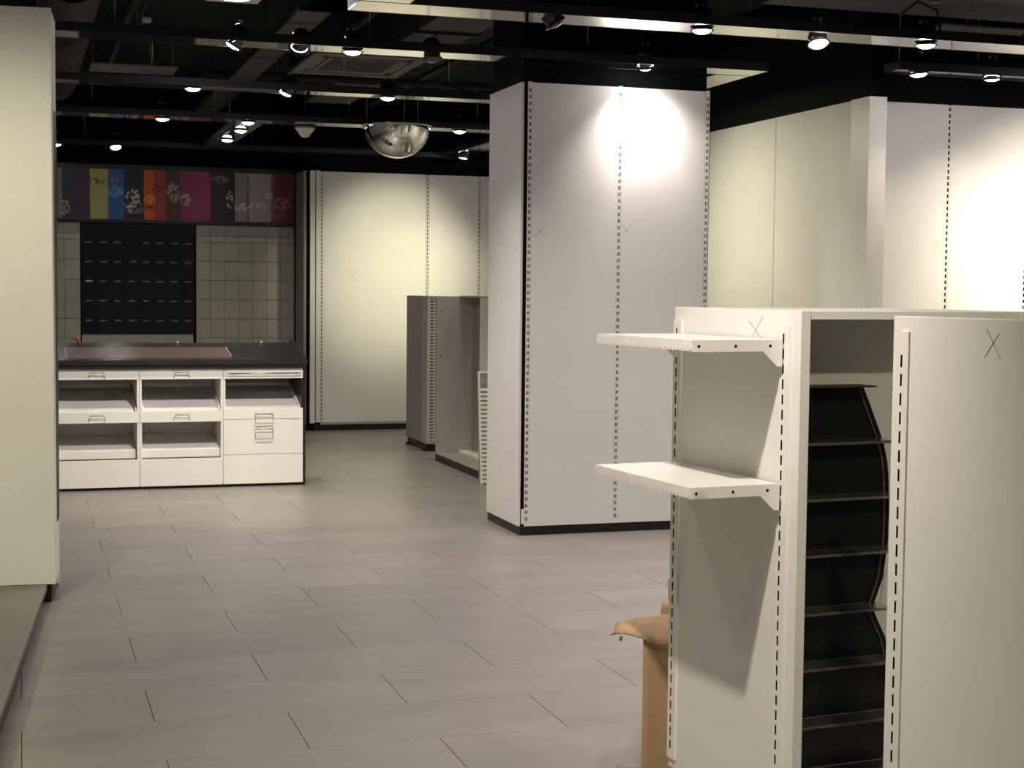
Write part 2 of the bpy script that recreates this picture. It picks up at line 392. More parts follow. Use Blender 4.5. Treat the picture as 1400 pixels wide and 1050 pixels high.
flap('torn_flap', gr, .003)
flap('upright_flap', [[(.0504, .2118, .41), (.075, .214, .41), (.11, .218, .41), (.16, .2237, .41)], [(.0524, .2135, .47), (.078, .208, .468), (.11, .219, .47), (.16, .226, .465)], [(.0544, .215, .4844), (.0661, .2168, .4916), (.11, .222, .488), (.1607, .2273, .4949)]], .003)
flap('upright_flap', [[(.078, .269, .41), (.12, .272, .41), (.16, .2779, .41)], [(.0721, .2703, .532), (.12, .27, .53), (.16, .28, .535)], [(.0717, .2715, .5512), (.0812, .273, .5585), (.16, .2815, .5569)]], .003)
MB().tube([(-.0671, -.022, .4234), (-.0692, -.024, .4142), (-.0691, -.024, .4097)], .005, 6).build('torn_shred', 'cardboard_dark', cb)
MB().tube([(-.0762, -.024, .4310), (-.0899, -.026, .4335), (-.1012, -.027, .4253)], .0018, 5).build('torn_shred', 'cardboard_dark', cb)
# ================================================================== LEFT GONDOLA + PLATFORM
AL = math.radians(-4.602); LX, LYY = .144, 7.478
lg = empty('tall_display_panel', (LX, LYY, 0), AL, 'tall cream freestanding display panel above low grey platform', 'display panel')
bx('front_panel', 'laminate', lg, -1.25, 0, 0, .028, .089, 2.77, bev=.002)
bx('side_panel', 'laminate', lg, -.035, -.001, .0285, .34, .089, 2.765, bev=.0015)
bx('edge_trim', 'glass_dark', lg, -.02, .0012, .16, .335, .36, 2.32)
bx('rear_panel', 'laminate', lg, -1.25, -.036, .312, .34, .089, 2.765)
bx('side_panel', 'laminate', lg, -1.25, -1.22, .0285, .311, .089, 2.765)
bx('base', 'black_metal', lg, -1.22, -.02, .02, .33, .0, .088)
bx('base_edge', 'grey_panel', lg, -.019, .014, .05, .33, .055, .085)
pf = empty('low_platform', (LX, LYY, 0), AL, 'low grey platform board on black feet', 'platform')
bx('deck', 'platform_grey', pf, -1.25, -.038, -2.65, -.001, .062, .088, bev=.0015)
for x, y in ((-.085, -.09), (-.085, -2.30), (-1.2, -.09), (-1.2, -2.30)):
    MB().box(x-.022, x+.022, y-.05, y+.05, 0, .0615).build('foot', 'black_metal', pf, bev=.003)
# ================================================================== COUNTER UNITS
CY = 11.50
def handle(parent, cx, z, wd, drop=.055, out=.035):
    MB().tube([(cx-wd/2-.012, CY-.0005, z-drop*.75), (cx-wd/2, CY-out, z), (cx+wd/2, CY-out, z), (cx+wd/2+.012, CY-.0005, z-drop*.75)], .0036, 6).build('handle', 'steel', parent)
def unit_common(x0, x1, label, grp=None, right='laminate'):
    u = empty('counter_unit', (0, 0, 0), 0, label, 'cabinet', grp)
    bx('side_board', 'laminate', u, x0+.001, x0+.017, CY+.006, 12.06, .03, .886)
    bx('side_board', right, u, x1-.017, x1-.001, CY+.006, 12.06, .03, .886)
    bx('back_board', 'laminate', u, x0+.0175, x1-.0175, 12.045, 12.06, .03, .886)
    bx('plinth', 'black_metal', u, x0+.001, x1-.001, CY+.03, 12.0, 0, .029)
    d = bx('drawer_front', 'laminate', u, x0+.003, x1-.003, CY, CY+.016, .811, .886, bev=.0012)
    tr = MB().prism([(CY+.02, .560), (CY+.02, .572), (12.0, .722), (12.0, .710)], 'x', x0+.02, x1-.02).build('tilted_tray', 'laminate', u)
    for xa in (x0+.019, x1-.031):
        MB().prism([(CY+.018, .573), (CY+.018, .60), (12.0, .752), (12.0, .724)], 'x', xa, xa+.012).build('tray_rim', 'laminate', tr)
    MB().box(x0+.032, x1-.032, 11.985, 12.0, .724, .752).build('tray_rim', 'laminate', tr)
    return u, d
def unit_open(x0, x1, label, grp=None):
    u, d = unit_common(x0, x1, label, grp); c = (x0+x1)/2
    handle(d, c, .862, .095)
    d2 = bx('drawer_front', 'laminate', u, x0+.003, x1-.003, CY, CY+.016, .494, .573, bev=.0012)
    handle(d2, c, .550, .095)
    bx('kick_board', 'laminate', u, x0+.003, x1-.003, CY, CY+.018, .022, .222, bev=.0012)
    bx('ledge_rail', 'laminate', u, x0+.0175, x1-.0175, CY+.05, CY+.085, .223, .292, bev=.008)
    MB().prism([(CY+.09, .285), (CY+.09, .295), (12.04, .36), (12.04, .35)], 'x', x0+.02, x1-.02).build('bay_floor', 'laminate', u)
    return u
unit_open(-.385, .217, 'white counter unit at far end of dark worktop behind cream panel')
unit_open(.217, .821, 'white counter unit with open bays under brown sheet')
unit_open(.821, 1.427, 'white counter unit with open bays between its two neighbours')
u3, d3 = unit_common(1.427, 2.026, 'white counter unit with long bar handle and two wire handles', None, 'dark_wood')
MB().tube([(1.50, CY-.001, .835), (1.505, CY-.035, .848), (1.505, CY-.035, .850), (1.968, CY-.035, .850), (1.968, CY-.035, .848), (1.972, CY-.001, .835)], .0035, 6).build('support', 'steel', d3)
MB().tube([(1.462, CY-.036, .851), (2.0, CY-.036, .851)], .0042, 6).build('bar_handle', 'steel', d3)
f1 = bx('drawer_front', 'laminate', u3, 1.430, 2.023, CY, CY+.016, .508, .586, bev=.001)
f2 = bx('door', 'laminate', u3, 1.430, 2.023, CY, CY+.016, .243, .505, bev=.001)
bx('kick_board', 'laminate', u3, 1.430, 2.023, CY, CY+.016, .022, .240, bev=.001)
for fr, z0, z1 in ((f1, .478, .546), (f2, .360, .434)):
    MB().tube([(1.662, CY-.001, z1), (1.662, CY-.034, z1), (1.662, CY-.036, z0), (1.792, CY-.036, z0), (1.792, CY-.034, z1), (1.792, CY-.001, z1)], .0034, 6).build('wire_handle', 'steel', fr)
    MB().tube([(1.662, CY-.034, z1), (1.792, CY-.034, z1)], .0042, 6).build('handle_bar', 'steel', fr)
MB().box(1.92, 1.99, CY-.0012, CY-.0002, .500, .507).build('yellow_tape', 'yellow', f2)
MB().box(1.86, 1.92, CY-.0010, CY-.0002, .503, .505).build('tape_trace', 'pencil_soft', f2)
ep = tag(bx('end_board', 'dark_wood', None, 2.027, 2.043, CY-.002, 12.10, .0, .888, bev=.0015), 'dark wood end board closing the white counter run', 'board')
wt = empty('worktop', (0, 0, 0), 0, 'long dark sloping worktop over the white counter units', 'worktop')
bx('lower_fascia', 'dark_wood', wt, -.395, 2.045, CY-.025, 12.12, .889, .915)
MB().prism([(CY-.04, .917), (CY-.04, .952), (12.13, 1.056), (12.13, .917)], 'x', -.40, 2.050).build('slab', ['dark_wood'], wt)
sl = (1.056-.952)/(12.13-CY+.04)
def zt(y, h=0): return .952+sl*(y-CY+.04)+h
MB().prism([(CY-.03, zt(CY-.03, .0003)), (CY-.03, zt(CY-.03, .0015)), (12.12, zt(12.12, .0015)), (12.12, zt(12.12, .0003))], 'x', -.39, 2.022).build('top_laminate', 'worktop_face', wt)
MB().prism([(CY-.03, zt(CY-.03)), (12.13, zt(12.13)), (12.13, zt(12.13, .028)), (12.0, zt(12.0, .022)), (CY-.03, zt(CY-.03, .003))], 'x', 2.024, 2.050).build('end_rim', 'dark_wood', wt)
sh = empty('brown_sheet', (0, 0, 0), 0, 'thin brown sheet lying on dark sloping worktop', 'sheet')
MB().prism([(CY+.03, zt(CY+.03, .0022)), (CY+.03, zt(CY+.03, .0042)), (11.93, zt(11.93, .0042)), (11.93, zt(11.93, .0022))], 'x', .315, 1.497).build('sheet', 'brown_sheet', sh)
for xa in (.309, 1.4975):
    MB().prism([(CY+.10, zt(CY+.10, .0022)), (CY+.10, zt(CY+.10, .006)), (11.93, zt(11.93, .006)), (11.93, zt(11.93, .0022))], 'x', xa, xa+.005).build('pale_edge', 'label_white', sh)
cp = empty('red_capped_bottle', (.405, 12.085, zt(12.085, .0015)), 0, 'tiny red capped bottle at back edge of worktop', 'bottle')
MB().lathe([(0, 0), (.015, 0), (.016, .022), (.008, .03), (0, .03)], 10).build('body', 'acrylic', cp)
MB().lathe([(0, .0305), (.024, .0305), (.024, .045), (0, .048)], 10).build('cap', 'red', cp)
for x in (1.155, 1.80):
    tag(MB().lathe([(0, 0), (.009, 0), (.010, .006), (.006, .013), (0, .015)], 10).build('white_knob', 'label_white', None, (x, 12.105, zt(12.105, .0016))),
        'small white knob on back edge of dark worktop', 'knob', 'white knobs on the worktop back edge')
# ================================================================== DISPLAY WALL
DY = 16.40
struct(bx('trim_1', 'black_metal', None, -.6, 2.80, DY-.03, DY+.13, 2.690, 2.735)); struct(bx('trim_2', 'black_metal', None, -.6, 2.790, DY-.03, DY+.13, 2.138, 2.170))
tp = struct(bx('trim_3', 'black_metal', None, 2.792, 2.7985, DY-.045, DY+.13, .0, 2.689))
for z in (2.10, 2.02, 1.94): MB().tube([(2.795, DY-.0455, z), (2.795, DY-.054, z)], .006, 8).build('clip', 'label_grey', tp)
# mural ----------------------------------------------------------------
mm = bpy.data.materials.new('mural_print'); mm.use_nodes = True; nt = mm.node_tree; bs = nt.nodes['Principled BSDF']; bs.inputs['Roughness'].default_value = .45
def srgb(c): return tuple(((x/255)/12.92 if x/255 <= .04045 else ((x/255+.055)/1.055)**2.4) for x in c)
bands = [(78, (150, 130, 140)), (84, (32, 62, 74)), (92, (66, 42, 76)), (121, (196, 190, 118)), (144, (42, 104, 176)), (166, (30, 27, 33)), (192, (236, 100, 44)), (206, (190, 62, 60)), (222, (86, 58, 48)), (242, (160, 50, 98)), (257, (172, 62, 116)), (284, (56, 40, 46)), (306, (20, 18, 22)), (318, (162, 152, 152)), (335, (60, 40, 44)), (337, (184, 174, 176)), (368, (120, 108, 112)), (372, (108, 44, 46)), (392, (128, 50, 44))]
tc = nt.nodes.new('ShaderNodeTexCoord'); sp = nt.nodes.new('ShaderNodeSeparateXYZ'); nt.links.new(tc.outputs['Object'], sp.inputs[0])
def mn(op, a, b=None, c=None):
    n = nt.nodes.new('ShaderNodeMath'); n.operation = op
    for i, q in enumerate((a, b, c)):
        if q is None: continue
        if isinstance(q, (int, float)): n.inputs[i].default_value = q
        else: nt.links.new(q, n.inputs[i])
    return n.outputs[0]
MX0, MX1, MZ0, MZ1 = .366, 2.787, 2.173, 2.686
ns = nt.nodes.new('ShaderNodeTexNoise'); ns.inputs['Scale'].default_value = 18; nt.links.new(tc.outputs['Object'], ns.inputs['Vector'])
xf = mn('DIVIDE', sp.outputs['X'], MX1-MX0)
xf2 = mn('ADD', xf, mn('MULTIPLY', mn('SUBTRACT', ns.outputs['Fac'], .5), .010))
cr = nt.nodes.new('ShaderNodeValToRGB'); cr.color_ramp.interpolation = 'CONSTANT'; el = cr.color_ramp.elements
el[0].position = 0; el[0].color = (*srgb(bands[0][1]), 1); el[1].position = (84-78)/324; el[1].color = (*srgb(bands[1][1]), 1)
for px, c in bands[2:]:
    e = el.new((px-78)/324); e.color = (*srgb(c), 1)
nt.links.new(mn('MAXIMUM', xf2, .002), cr.inputs[0])
# fine ribbing of the fabric rolls
wv = nt.nodes.new('ShaderNodeTexWave'); wv.wave_type = 'BANDS'; wv.bands_direction = 'Z'; wv.inputs['Scale'].default_value = 22; wv.inputs['Distortion'].default_value = 3; wv.inputs['Detail'].default_value = 2
nt.links.new(tc.outputs['Object'], wv.inputs['Vector'])
rib = nt.nodes.new('ShaderNodeMix'); rib.data_type = 'RGBA'; rib.blend_type = 'MULTIPLY'; rib.inputs['Factor'].default_value = .28
nt.links.new(cr.outputs[0], rib.inputs[6]); nt.links.new(wv.outputs['Color'], rib.inputs[7]); cur = rib.outputs[2]
vo = nt.nodes.new('ShaderNodeTexVoronoi'); vo.inputs['Scale'].default_value = 34; nt.links.new(tc.outputs['Object'], vo.inputs['Vector'])
dots = mn('LESS_THAN', vo.outputs['Distance'], .56)
# printed rosettes: px centre, half sizes in px, colour
for cx, cy, hx, hy, c in ((86, 283, 9, 10, (170, 150, 150)), (131, 248, 13, 4, (110, 92, 84)), (152, 247, 8, 4, (150, 120, 130)), (154, 262, 12, 8, (96, 160, 205)), (178, 275, 11, 17, (190, 186, 176)), (184, 287, 8, 4, (130, 124, 122)), (201, 273, 8, 6, (245, 150, 60)), (198, 284, 8, 5, (100, 62, 60)), (212, 258, 9, 6, (120, 40, 56)), (233, 264, 9, 14, (176, 150, 130)), (229, 284, 9, 8, (84, 56, 44)), (250, 273, 7, 8, (210, 170, 180)), (298, 246, 14, 5, (128, 104, 100)), (311, 274, 5, 12, (190, 188, 184)), (327, 284, 10, 6, (225, 190, 195)), (350, 283, 14, 5, (226, 216, 214)), (367, 268, 5, 6, (226, 210, 216)), (384, 280, 13, 9, (160, 110, 124)), (384, 296, 12, 3, (170, 80, 60))):
    X_ = (cx-78)/324*(MX1-MX0); Zc = MZ1-MZ0-((cy-230-(cx-78)*.029)/67.)*(MZ1-MZ0)
    dx = mn('DIVIDE', mn('SUBTRACT', sp.outputs['X'], X_), hx/324*(MX1-MX0)); dz = mn('DIVIDE', mn('SUBTRACT', sp.outputs['Z'], Zc), hy/67.*(MZ1-MZ0))
    r2 = mn('ADD', mn('MULTIPLY', dx, dx), mn('MULTIPLY', dz, dz))
    msk = mn('MULTIPLY', mn('LESS_THAN', mn('ADD', r2, mn('MULTIPLY', mn('SUBTRACT', ns.outputs['Fac'], .5), 1.2)), 1.), dots)
    mx = nt.nodes.new('ShaderNodeMix'); mx.data_type = 'RGBA'; nt.links.new(msk, mx.inputs['Factor']); nt.links.new(cur, mx.inputs[6]); mx.inputs[7].default_value = (*srgb(c), 1); cur = mx.outputs[2]
nt.links.new(cur, bs.inputs['Base Color']); MATS['mural_print'] = mm
mu = empty('wall_mural', (MX0, DY, MZ0), 0, 'long printed mural of colourful fabric rolls and trimmings above cabinets', 'mural')
MB().box(0, MX1-MX0, 0, .012, 0, MZ1-MZ0).build('print', 'mural_print', mu)
for z0, z1 in ((-.003, .003), (MZ1-MZ0-.001, MZ1-MZ0+.003)): bx('edge_strip', 'label_grey', mu, 0, MX1-MX0, -.004, .0, z0, z1)
# drawer cabinets --------------------------------------------------------
rows = [2.134, 1.954, 1.755, 1.556, 1.353, 1.150, .995]
def cabinet(x0, x1, ncol, rws, m, label, labelled=False, top=None):
    c = empty('drawer_cabinet', (x0, DY, 0), 0, label, 'cabinet')
    W = x1-x0
    bx('carcass', 'black_metal' if m == 'cabinet_black' else 'cabinet_gap', c, 0, W, .012, .13, rws[-1]-.01, rws[0])
    cw = W/ncol; cache = {}
    for i in range(ncol):
        for j in range(len(rws)-1):
            z1, z0 = rws[j], rws[j+1]; key = j; mt = m
            if top and j == 0: mt = top
            if key not in cache:
                o = MB().box(.0018, cw-.0018, 0, .012, z0+.0024, z1-.0024).build('drawer_front', mt, c, bev=.0012); cache[key] = o.data
            else:
                o = bpy.data.objects.new('drawer_front', cache[key]); COL.objects.link(o); o.parent = c
            o.location = (i*cw, random.uniform(-.003, .0005) if m != 'cabinet_black' else random.uniform(-.001, 0), 0)
            if labelled and j > 0 and random.random() < .9:
                dx = random.uniform(-.006, .006); ml = 'label_grey'
                if (j == 3 and i == 0): ml = 'label_white'
                MB().box(cw*.28+dx, cw*.28+dx+.07, -.004, -.0003, z1-.028, z1-.011).build('label_holder', ml, o)
                if (j == 4 and i < 5) or (j == 5 and i < 4):
                    MB().box(cw*.28+dx+.018, cw*.28+dx+.034, -.0052, -.0042, z1-.022, z1-.014).build('paper_label', 'label_white', o)
    return c
cabinet(.597, 1.742, 8, rows, 'cabinet_black', 'black drawer cabinet with rows of label holders on far wall', True)
r2_ = [2.134, 2.02, 1.954, 1.755, 1.556, 1.353, 1.150, .95, .80]
cabinet(1.757, 2.788, 7, r2_, 'cabinet_cream', 'cream drawer cabinet beside black drawers and back wall panels', False, 'cabinet_cream_dark')
cabinet(-.2, .586, 5, r2_, 'cabinet_cream', 'cream drawer cabinet between black drawers and tall cream panel', False, 'cabinet_cream_dark')
lc = empty('low_cabinet', (.597, DY, 0), 0, 'low cream cabinet base under black drawers', 'cabinet')
bx('carcass', 'cabinet_cream_dark', lc, 0, 1.13, .012, .13, 0, .984)
for i in range(8): bx('door', 'cabinet_cream', lc, i*.1412+.002, (i+1)*.1412-.002, 0, .012, .05, .98)
for x0_, x1_ in ((-.2, .586), (1.757, 2.788)):
    b_ = empty('low_cabinet', (x0_, DY, 0), 0, 'low cream cabinet base under cream drawers', 'cabinet', 'low cream cabinet bases')
    bx('carcass', 'cabinet_cream_dark', b_, 0, x1_-x0_, .012, .13, 0, .785); bx('door', 'cabinet_cream', b_, .004, (x1_-x0_)/2-.002, 0, .012, .05, .78); bx('door', 'cabinet_cream', b_, (x1_-x0_)/2+.002, x1_-x0_-.004, 0, .012, .05, .78)
hk = tag(MB().tube([(1.12, DY-.006, 1.742), (1.12, DY-.05, 1.742)], .02, 10).build('round_knob_lock', 'label_grey', None), 'small round grey lock on black drawer cabinet', 'lock')
# ================================================================== MID-FLOOR GREY GONDOLAS
a1 = empty('perforated_gondola', (3.535, 13.59, 0), 0, 'grey gondola with perforated slotted end on black base', 'gondola')
bx('side_panel', 'grey_panel', a1, 0, .03, .19, .80, .07, 1.425, bev=.002)
bx('corner_post', 'grey_light', a1, -.002, .016, .0, .188, .07, 1.425, bev=.004)
bx('end_frame', 'grey_panel', a1, .0165, .60, .004, .03, 1.392, 1.425); bx('end_frame', 'grey_panel', a1, .0165, .60, .004, .03, .07, .10)
slot_strip('perforated_panel', a1, (.0795, .022, .101), 0, .124, 1.29, (-.0345, .0125), .034, .010, .029, .02, m='grey_light', t=.008, deep=.0075)
bx('end_panel', 'grey_light', a1, .142, .60, .014, .022, .101, 1.391)
bx('core', 'grey_panel', a1, .031, .60, .032, .80, .07, 1.42)
MB().prism([(.012, .78), (.012, .05), (.045, .012), (.58, .012), (.58, .78)], 'z', .0, .069).build('base', 'black_metal', a1)
for y in (.10, .70): MB().lathe([(0, 0), (.03, 0), (.03, .02), (0, .02)], 12, (.0, y, 0)).build('foot', 'black_metal', a1)
b1 = empty('grey_bay_gondola', (3.427, 12.86, 0), 0, 'light grey gondola bay with raised wing panel and white ledge on black base', 'gondola')
bx('wing_panel', 'grey_light', b1, 0, .200, -.005, .022, .067, 1.425, bev=.002)
for x, z in ((.042, 1.29), (.04, .905)): MB().lathe([(0, 0), (.005, 0), (.005, .012), (0, .012)], 8, (x, -.012, z)).build('pin', 'slot_dark', b1)
MB().prism([(0, .02), (0, -1.58), (.60, -1.58), (.60, .02)], 'z', .0, .058).build('base', 'black_metal', b1)
bx('deck', 'grey_panel', b1, .0, .60, -1.58, -.0055, .0585, .067)
bx('ledge', 'white_metal', b1, .200, .32, -1.58, -.006, .0675, .088, bev=.002)
bx('back_panel', 'grey_panel', b1, .320, .345, -1.58, -.006, .0885, 1.42)
bx('inner_wing', 'grey_light', b1, .2005, .345, -.0055, .022, .067, 1.425)
bx('dark_strip', 'black_metal', b1, .285, .319, -.47, -.43, .0885, 1.42)  # black upright strip in front of the bay's back panel
bx('inner_panel', 'grey_light', b1, .235, .300, -.665, -.50, .0885, 1.405)
bx('top_rail', 'grey_light', b1, .2005, .345, -1.58, -.0065, 1.4205, 1.435)
bx('end_wing', 'laminate', b1, .16, .345, -.79, -.765, .09, 1.42)
slot_strip('slotted_upright', b1, (.225, -.79, .1), 0, .03, 1.25, (0,), .008, .025, .0404, .03, t=.008, deep=.007)
rkw = empty('slatted_rack', (3.348, 11.22, 0), 0, 'white slatted brochure rack leaning upright by the pillar', 'rack')
for x0_, x1_ in ((0, .014), (.226, .24)): MB().prism([(x0_, 0), (x1_, 0), (x1_-.03, .868), (x0_-.03, .868)], 'y', 0, .02).build('stile', 'white_metal', rkw)
for k in range(22):
    z = .012+k*.0335; dx = -.03*z/.868
    if k > 20: z += .0
    MB().prism([(0.0, z), (0.0, z+.016), (.012, z+.020), (.012, z+.003)], 'x', .0145+dx, .2255+dx).build('slat', 'white_metal', rkw)
bx('backing', 'grey_panel', rkw, -.012, .21, .013, .02, .02, .86)
bx('top_rail', 'white_metal', rkw, -.0155, .1955, 0, .02, .852, .868); bx('header_card', 'grey_panel', rkw, -.012, .195, .004, .012, .765, .851)
# ================================================================== CEILING: RAFT BEAMS
ZB = 2.835; BH = .05
def beam(x0, x1, y0, y1, label, hang=(), z=ZB, group=None):
    b = empty('raft_beam', (x0, y0, z), 0, label, 'beam', group)
    W_, D_ = x1-x0, y1-y0
    mb = MB(); mb.box(0, W_, 0, .004, 0, BH); mb.box(0, W_, D_-.004, D_, 0, BH); mb.box(0, W_, .004, D_-.004, .006, .010)
    mb.box(0, .004, .004, D_-.004, .0101, BH); mb.box(W_-.004, W_, .004, D_-.004, .0101, BH)
    mb.build('tray', 'black_metal', b)
    # mirror soffit strips with fine joints
    L_, along = (W_, True) if W_ > D_ else (D_, False)
    n = max(1, round(L_/1.25))
    for k in range(n):
        a, e = k*L_/n+.001, (k+1)*L_/n-.001
        if along: bx('mirror_strip', 'mirror_strip', b, a, e, .005, D_-.005, .001, .0058)
        else: bx('mirror_strip', 'mirror_strip', b, .005, W_-.005, a, e, .001, .0058)
    for hx, hy in hang:
        MB().tube([(hx-x0, hy-y0, .0105), (hx-x0, hy-y0, CEIL-z-.001)], .0022, 5).build('hanger_wire', 'steel', b)
    return b
beam(1.52, 7.2, 7.15, 7.42, 'mirrored black raft beam crossing in front of pillar top with tilted lamps', [(2.1, 7.28), (3.6, 7.28), (4.9, 7.28), (5.3, 7.3)])
beam(1.52, 1.765, 5.55, 7.149, 'short mirrored raft beam joining corner of front crossing beam', [(1.6, 6.2)])
beam(-.6, 4.35, 8.53, 8.77, 'mirrored black raft beam brushing the pillar front', [(.5, 8.65), (1.9, 8.65), (3.2, 8.6)])
beam(5.03, 8.3, 8.165, 8.34, 'mirrored raft beam running along right-hand panelled wall', [(5.05, 8.2), (5.6, 8.2), (6.3, 8.2)])
beam(-.6, 4.109, 10.54, 10.75, 'mirrored raft beam crossing just nearer than ceiling cassette', [(.85, 10.6), (2.15, 10.6), (2.9, 10.6), (3.5, 10.6)])
beam(-.6, 4.109, 12.52, 12.80, 'mirrored raft beam crossing just behind dome mirror', [(.55, 12.6), (1.5, 12.6), (2.6, 12.6), (3.7, 12.6)])
beam(-.6, 4.35, 15.30, 15.46, 'thin raft beam crossing close to back wall bulkhead', [(.6, 15.4), (2.2, 15.4)])
beam(4.11, 4.35, 8.771, 15.299, 'long mirrored raft beam running back past pillar side', [(4.2, 10.6), (4.2, 13.)])
beam(1.70, 1.925, 12.801, 15.299, 'mirrored raft beam with two lit lamps running to mural wall', [(1.8, 14.)])
# unseen beams added over the nearer part of the shop to carry lamps
beam(-2.2, 6.5, 5.35, 5.549, 'added unseen mirrored raft beam crossing above the open floor', [])
beam(-2.2, 4.0, 2.88, 3.09, 'added unseen mirrored raft beam crossing above island gondola', [])
beam(-2.2, 6.5, .6, .81, 'added unseen mirrored raft beam nearest the rear wall', [])
# ------------------------------------------------------------------ lamps
def lamp(x, y, label, aim=None, power=60, col=GREEN, size=75, blend=.7, on=True, z=ZB, lens='lens_pink', group=None, drop=.006, r=.048):
    t = empty('spotlight', (x, y, z-drop), 0, label, 'spotlight', group)
    if aim: t.rotation_euler = (Vector(aim)-Vector((x, y, z-drop))).to_track_quat('-Z', 'Y').to_euler()
    MB().lathe([(r+.002, 0), (r+.012, .0), (r+.012, -.006), (r+.002, -.004), (r, .010), (r+.002, 0)], 28).build('trim_ring', 'black_metal', t)
    MB().lathe([(0, -.020), (r*.5, -.0175), (r*.8, -.0115), (r, -.003), (r-.003, .004), (0, .004)], 28).build('lens', lens if on else 'lens_off', t)
    MB().lathe([(r-.004, .009), (r+.004, .03), (r+.004, .095), (r-.012, .115), (0, .118)], 20).build('housing', 'black_gloss', t)
    for s in (-1, 1): MB().tube([(s*.018, -.0+.03, .1195), (s*.018, .03, .135)], .007, 8).build('glint_stud', 'steel', t)  # added steel stud pair for the two glints on each lamp top
    if on:
        ld = bpy.data.lights.new('spot', 'SPOT'); ld.energy = power*PW; ld.color = col; ld.spot_size = math.radians(size); ld.spot_blend = blend; ld.shadow_soft_size = r*.8
        lo = bpy.data.objects.new('spot_light', ld); COL.objects.link(lo); lo.parent = t; lo.location = (0, 0, -.026)
    return t
lamp(1.801, 8.65, 'lit downlight on pillar beam beside tilted lamps', power=120, col=PINK, blend=1, size=125)
lamp(1.121, 10.645, 'lit downlight on cassette beam near flexible duct', power=55, blend=1, size=95)
lamp(1.093, 12.66, 'lit downlight on dome-mirror beam above counter end', power=50, blend=1, size=95)
lamp(1.775, 12.66, 'lit downlight where two mirrored beams meet over counter', power=50, blend=1, size=95)
lamp(1.81, 13.35, 'first lit downlight on beam running to mural wall', power=26, blend=1, size=95)
lamp(1.81, 14.25, 'second lit downlight on beam running to mural wall', power=14, blend=1, size=95)
lamp(.886, 15.36, 'lit tilted lamp close above mural', aim=(1.1, 14.4, 0), power=12, drop=.012, blend=1)
lamp(.33, 15.36, 'lit lamp above mural beside tall cream panel edge', power=5, blend=1)
lamp(3.56, 12.66, 'lit downlight on dome-mirror beam right of the dome', power=36, blend=1, size=95)
lamp(4.22, 14.85, 'lit lamp on long back beam close to back wall panels', aim=(4.0, 15.4, 0), power=42, drop=.03, blend=1, size=110)
lamp(3.57, 8.60, 'lit downlight washing the pillar front', aim=(3.68, 8.81, 2.15), power=38, col=PINK, size=115, blend=1)
lamp(3.333, 7.285, 'lit downlight on front crossing beam ahead of pillar', power=90, col=PINK, blend=1, size=135)
lamp(4.002, 7.285, 'lit lamp tilted away from pillar on front crossing beam', aim=(3.95, 6.2, 0), power=90, col=PINK, drop=.035, blend=1, size=95)
lamp(4.648, 7.285, 'lit downlight on front crossing beam ahead of right wall', power=70, col=NEUT, blend=1, size=110)
lamp(5.222, 8.255, 'lit downlight on right wall beam next to corner post', aim=(5.5, 8.2, 0), power=22, col=(1, .90, .72), size=110, blend=1)
lamp(5.744, 8.255, 'lit downlight on right wall beam under hung ceiling panel', aim=(6.1, 8.6, .3), power=30, col=(1, .90, .72), size=110, blend=1)
lamp(6.6, 8.255, 'added unseen downlight at far end of right wall beam', aim=(6.7, 8.6, .5), power=70, col=(1, .90, .72), size=110, blend=1)  # added out of view to brighten the right front wall
lamp(6.5, 7.285, 'added unseen lamp on front crossing beam aimed at right-hand front panels', aim=(6.75, 8.85, 1.5), power=140, col=(1, .90, .72), size=85, blend=1, drop=.02)  # added beyond the view for a broad wash on these panels
lamp(1.13, 8.65, 'lamp on pillar beam tilted toward tall cream panel', aim=(-.1, 9.2, .8), power=45, drop=.004, blend=1)
lamp(1.498, 8.65, 'lamp on pillar beam tilted toward counter fronts', aim=(1.45, 11.4, .35), power=200, drop=.004, col=PINK, blend=1, size=80)
lamp(2.469, 10.645, 'lit downlight on cassette beam ahead of dome mirror', power=28, size=95, blend=1)
lamp(4.0, 12.66, 'added hidden lamp on dome-mirror beam end aimed at back wall panels', aim=(3.72, 15.85, 1.7), power=200, size=38, blend=1, drop=.02)  # added behind the pillar to make the back wall's bright spot
lamp(3.62, 10.645, 'added hidden lamp on cassette beam end aimed at right aisle panels', aim=(5.13, 10.0, .8), power=85, size=130, blend=1, drop=.02)  # extra lamp hidden by the pillar, brightens the aisle wall
lamp(2.267, 8.65, 'unlit lamp with dark ring on pillar beam', aim=(2.267, 8.5, 2.0), on=False, drop=.02)
lamp(2.541, 7.285, 'unlit dark lamp on front crossing beam left of pillar', aim=(2.9, 7.2, 2.2), on=False, drop=.02)
lamp(1.747, 10.645, 'lamp on cassette beam tilted steeply aside', aim=(.9, 11.0, .9), power=40, drop=.004, blend=1)
# lamps above the nearer floor: shelf lamp inferred from its shadows, others added fill
lamp(.789, 2.989, 'lamp on overhead beam aimed at shelves of island gondola', aim=(1.85, 3.70, .85), power=125, col=NEUT, size=84, blend=.85)
for x, y, pw, c_ in ((.3, 5.45, 40, NEUT), (2.2, 5.45, 75, PINK), (3.2, 5.45, 80, PINK), (4.4, 5.45, 80, NEUT), (-1.2, 2.985, 70, GREEN), (-1.2, .705, 70, GREEN), (.3, .705, 60, NEUT), (4.2, .705, 60, NEUT), (-2.0, 5.45, 150, GREEN), (-2.0, 2.985, 165, GREEN)):
    lamp(x, y, 'added unseen fill light on overhead beam above open floor', power=pw, col=c_, size=120, blend=1, group='added overhead fill lights')
lamp(-.55, 5.45, 'added unseen lamp on overhead beam aimed at tall cream panel', aim=(0, 7.5, 1.15), power=100, col=GREEN, size=78, blend=1)
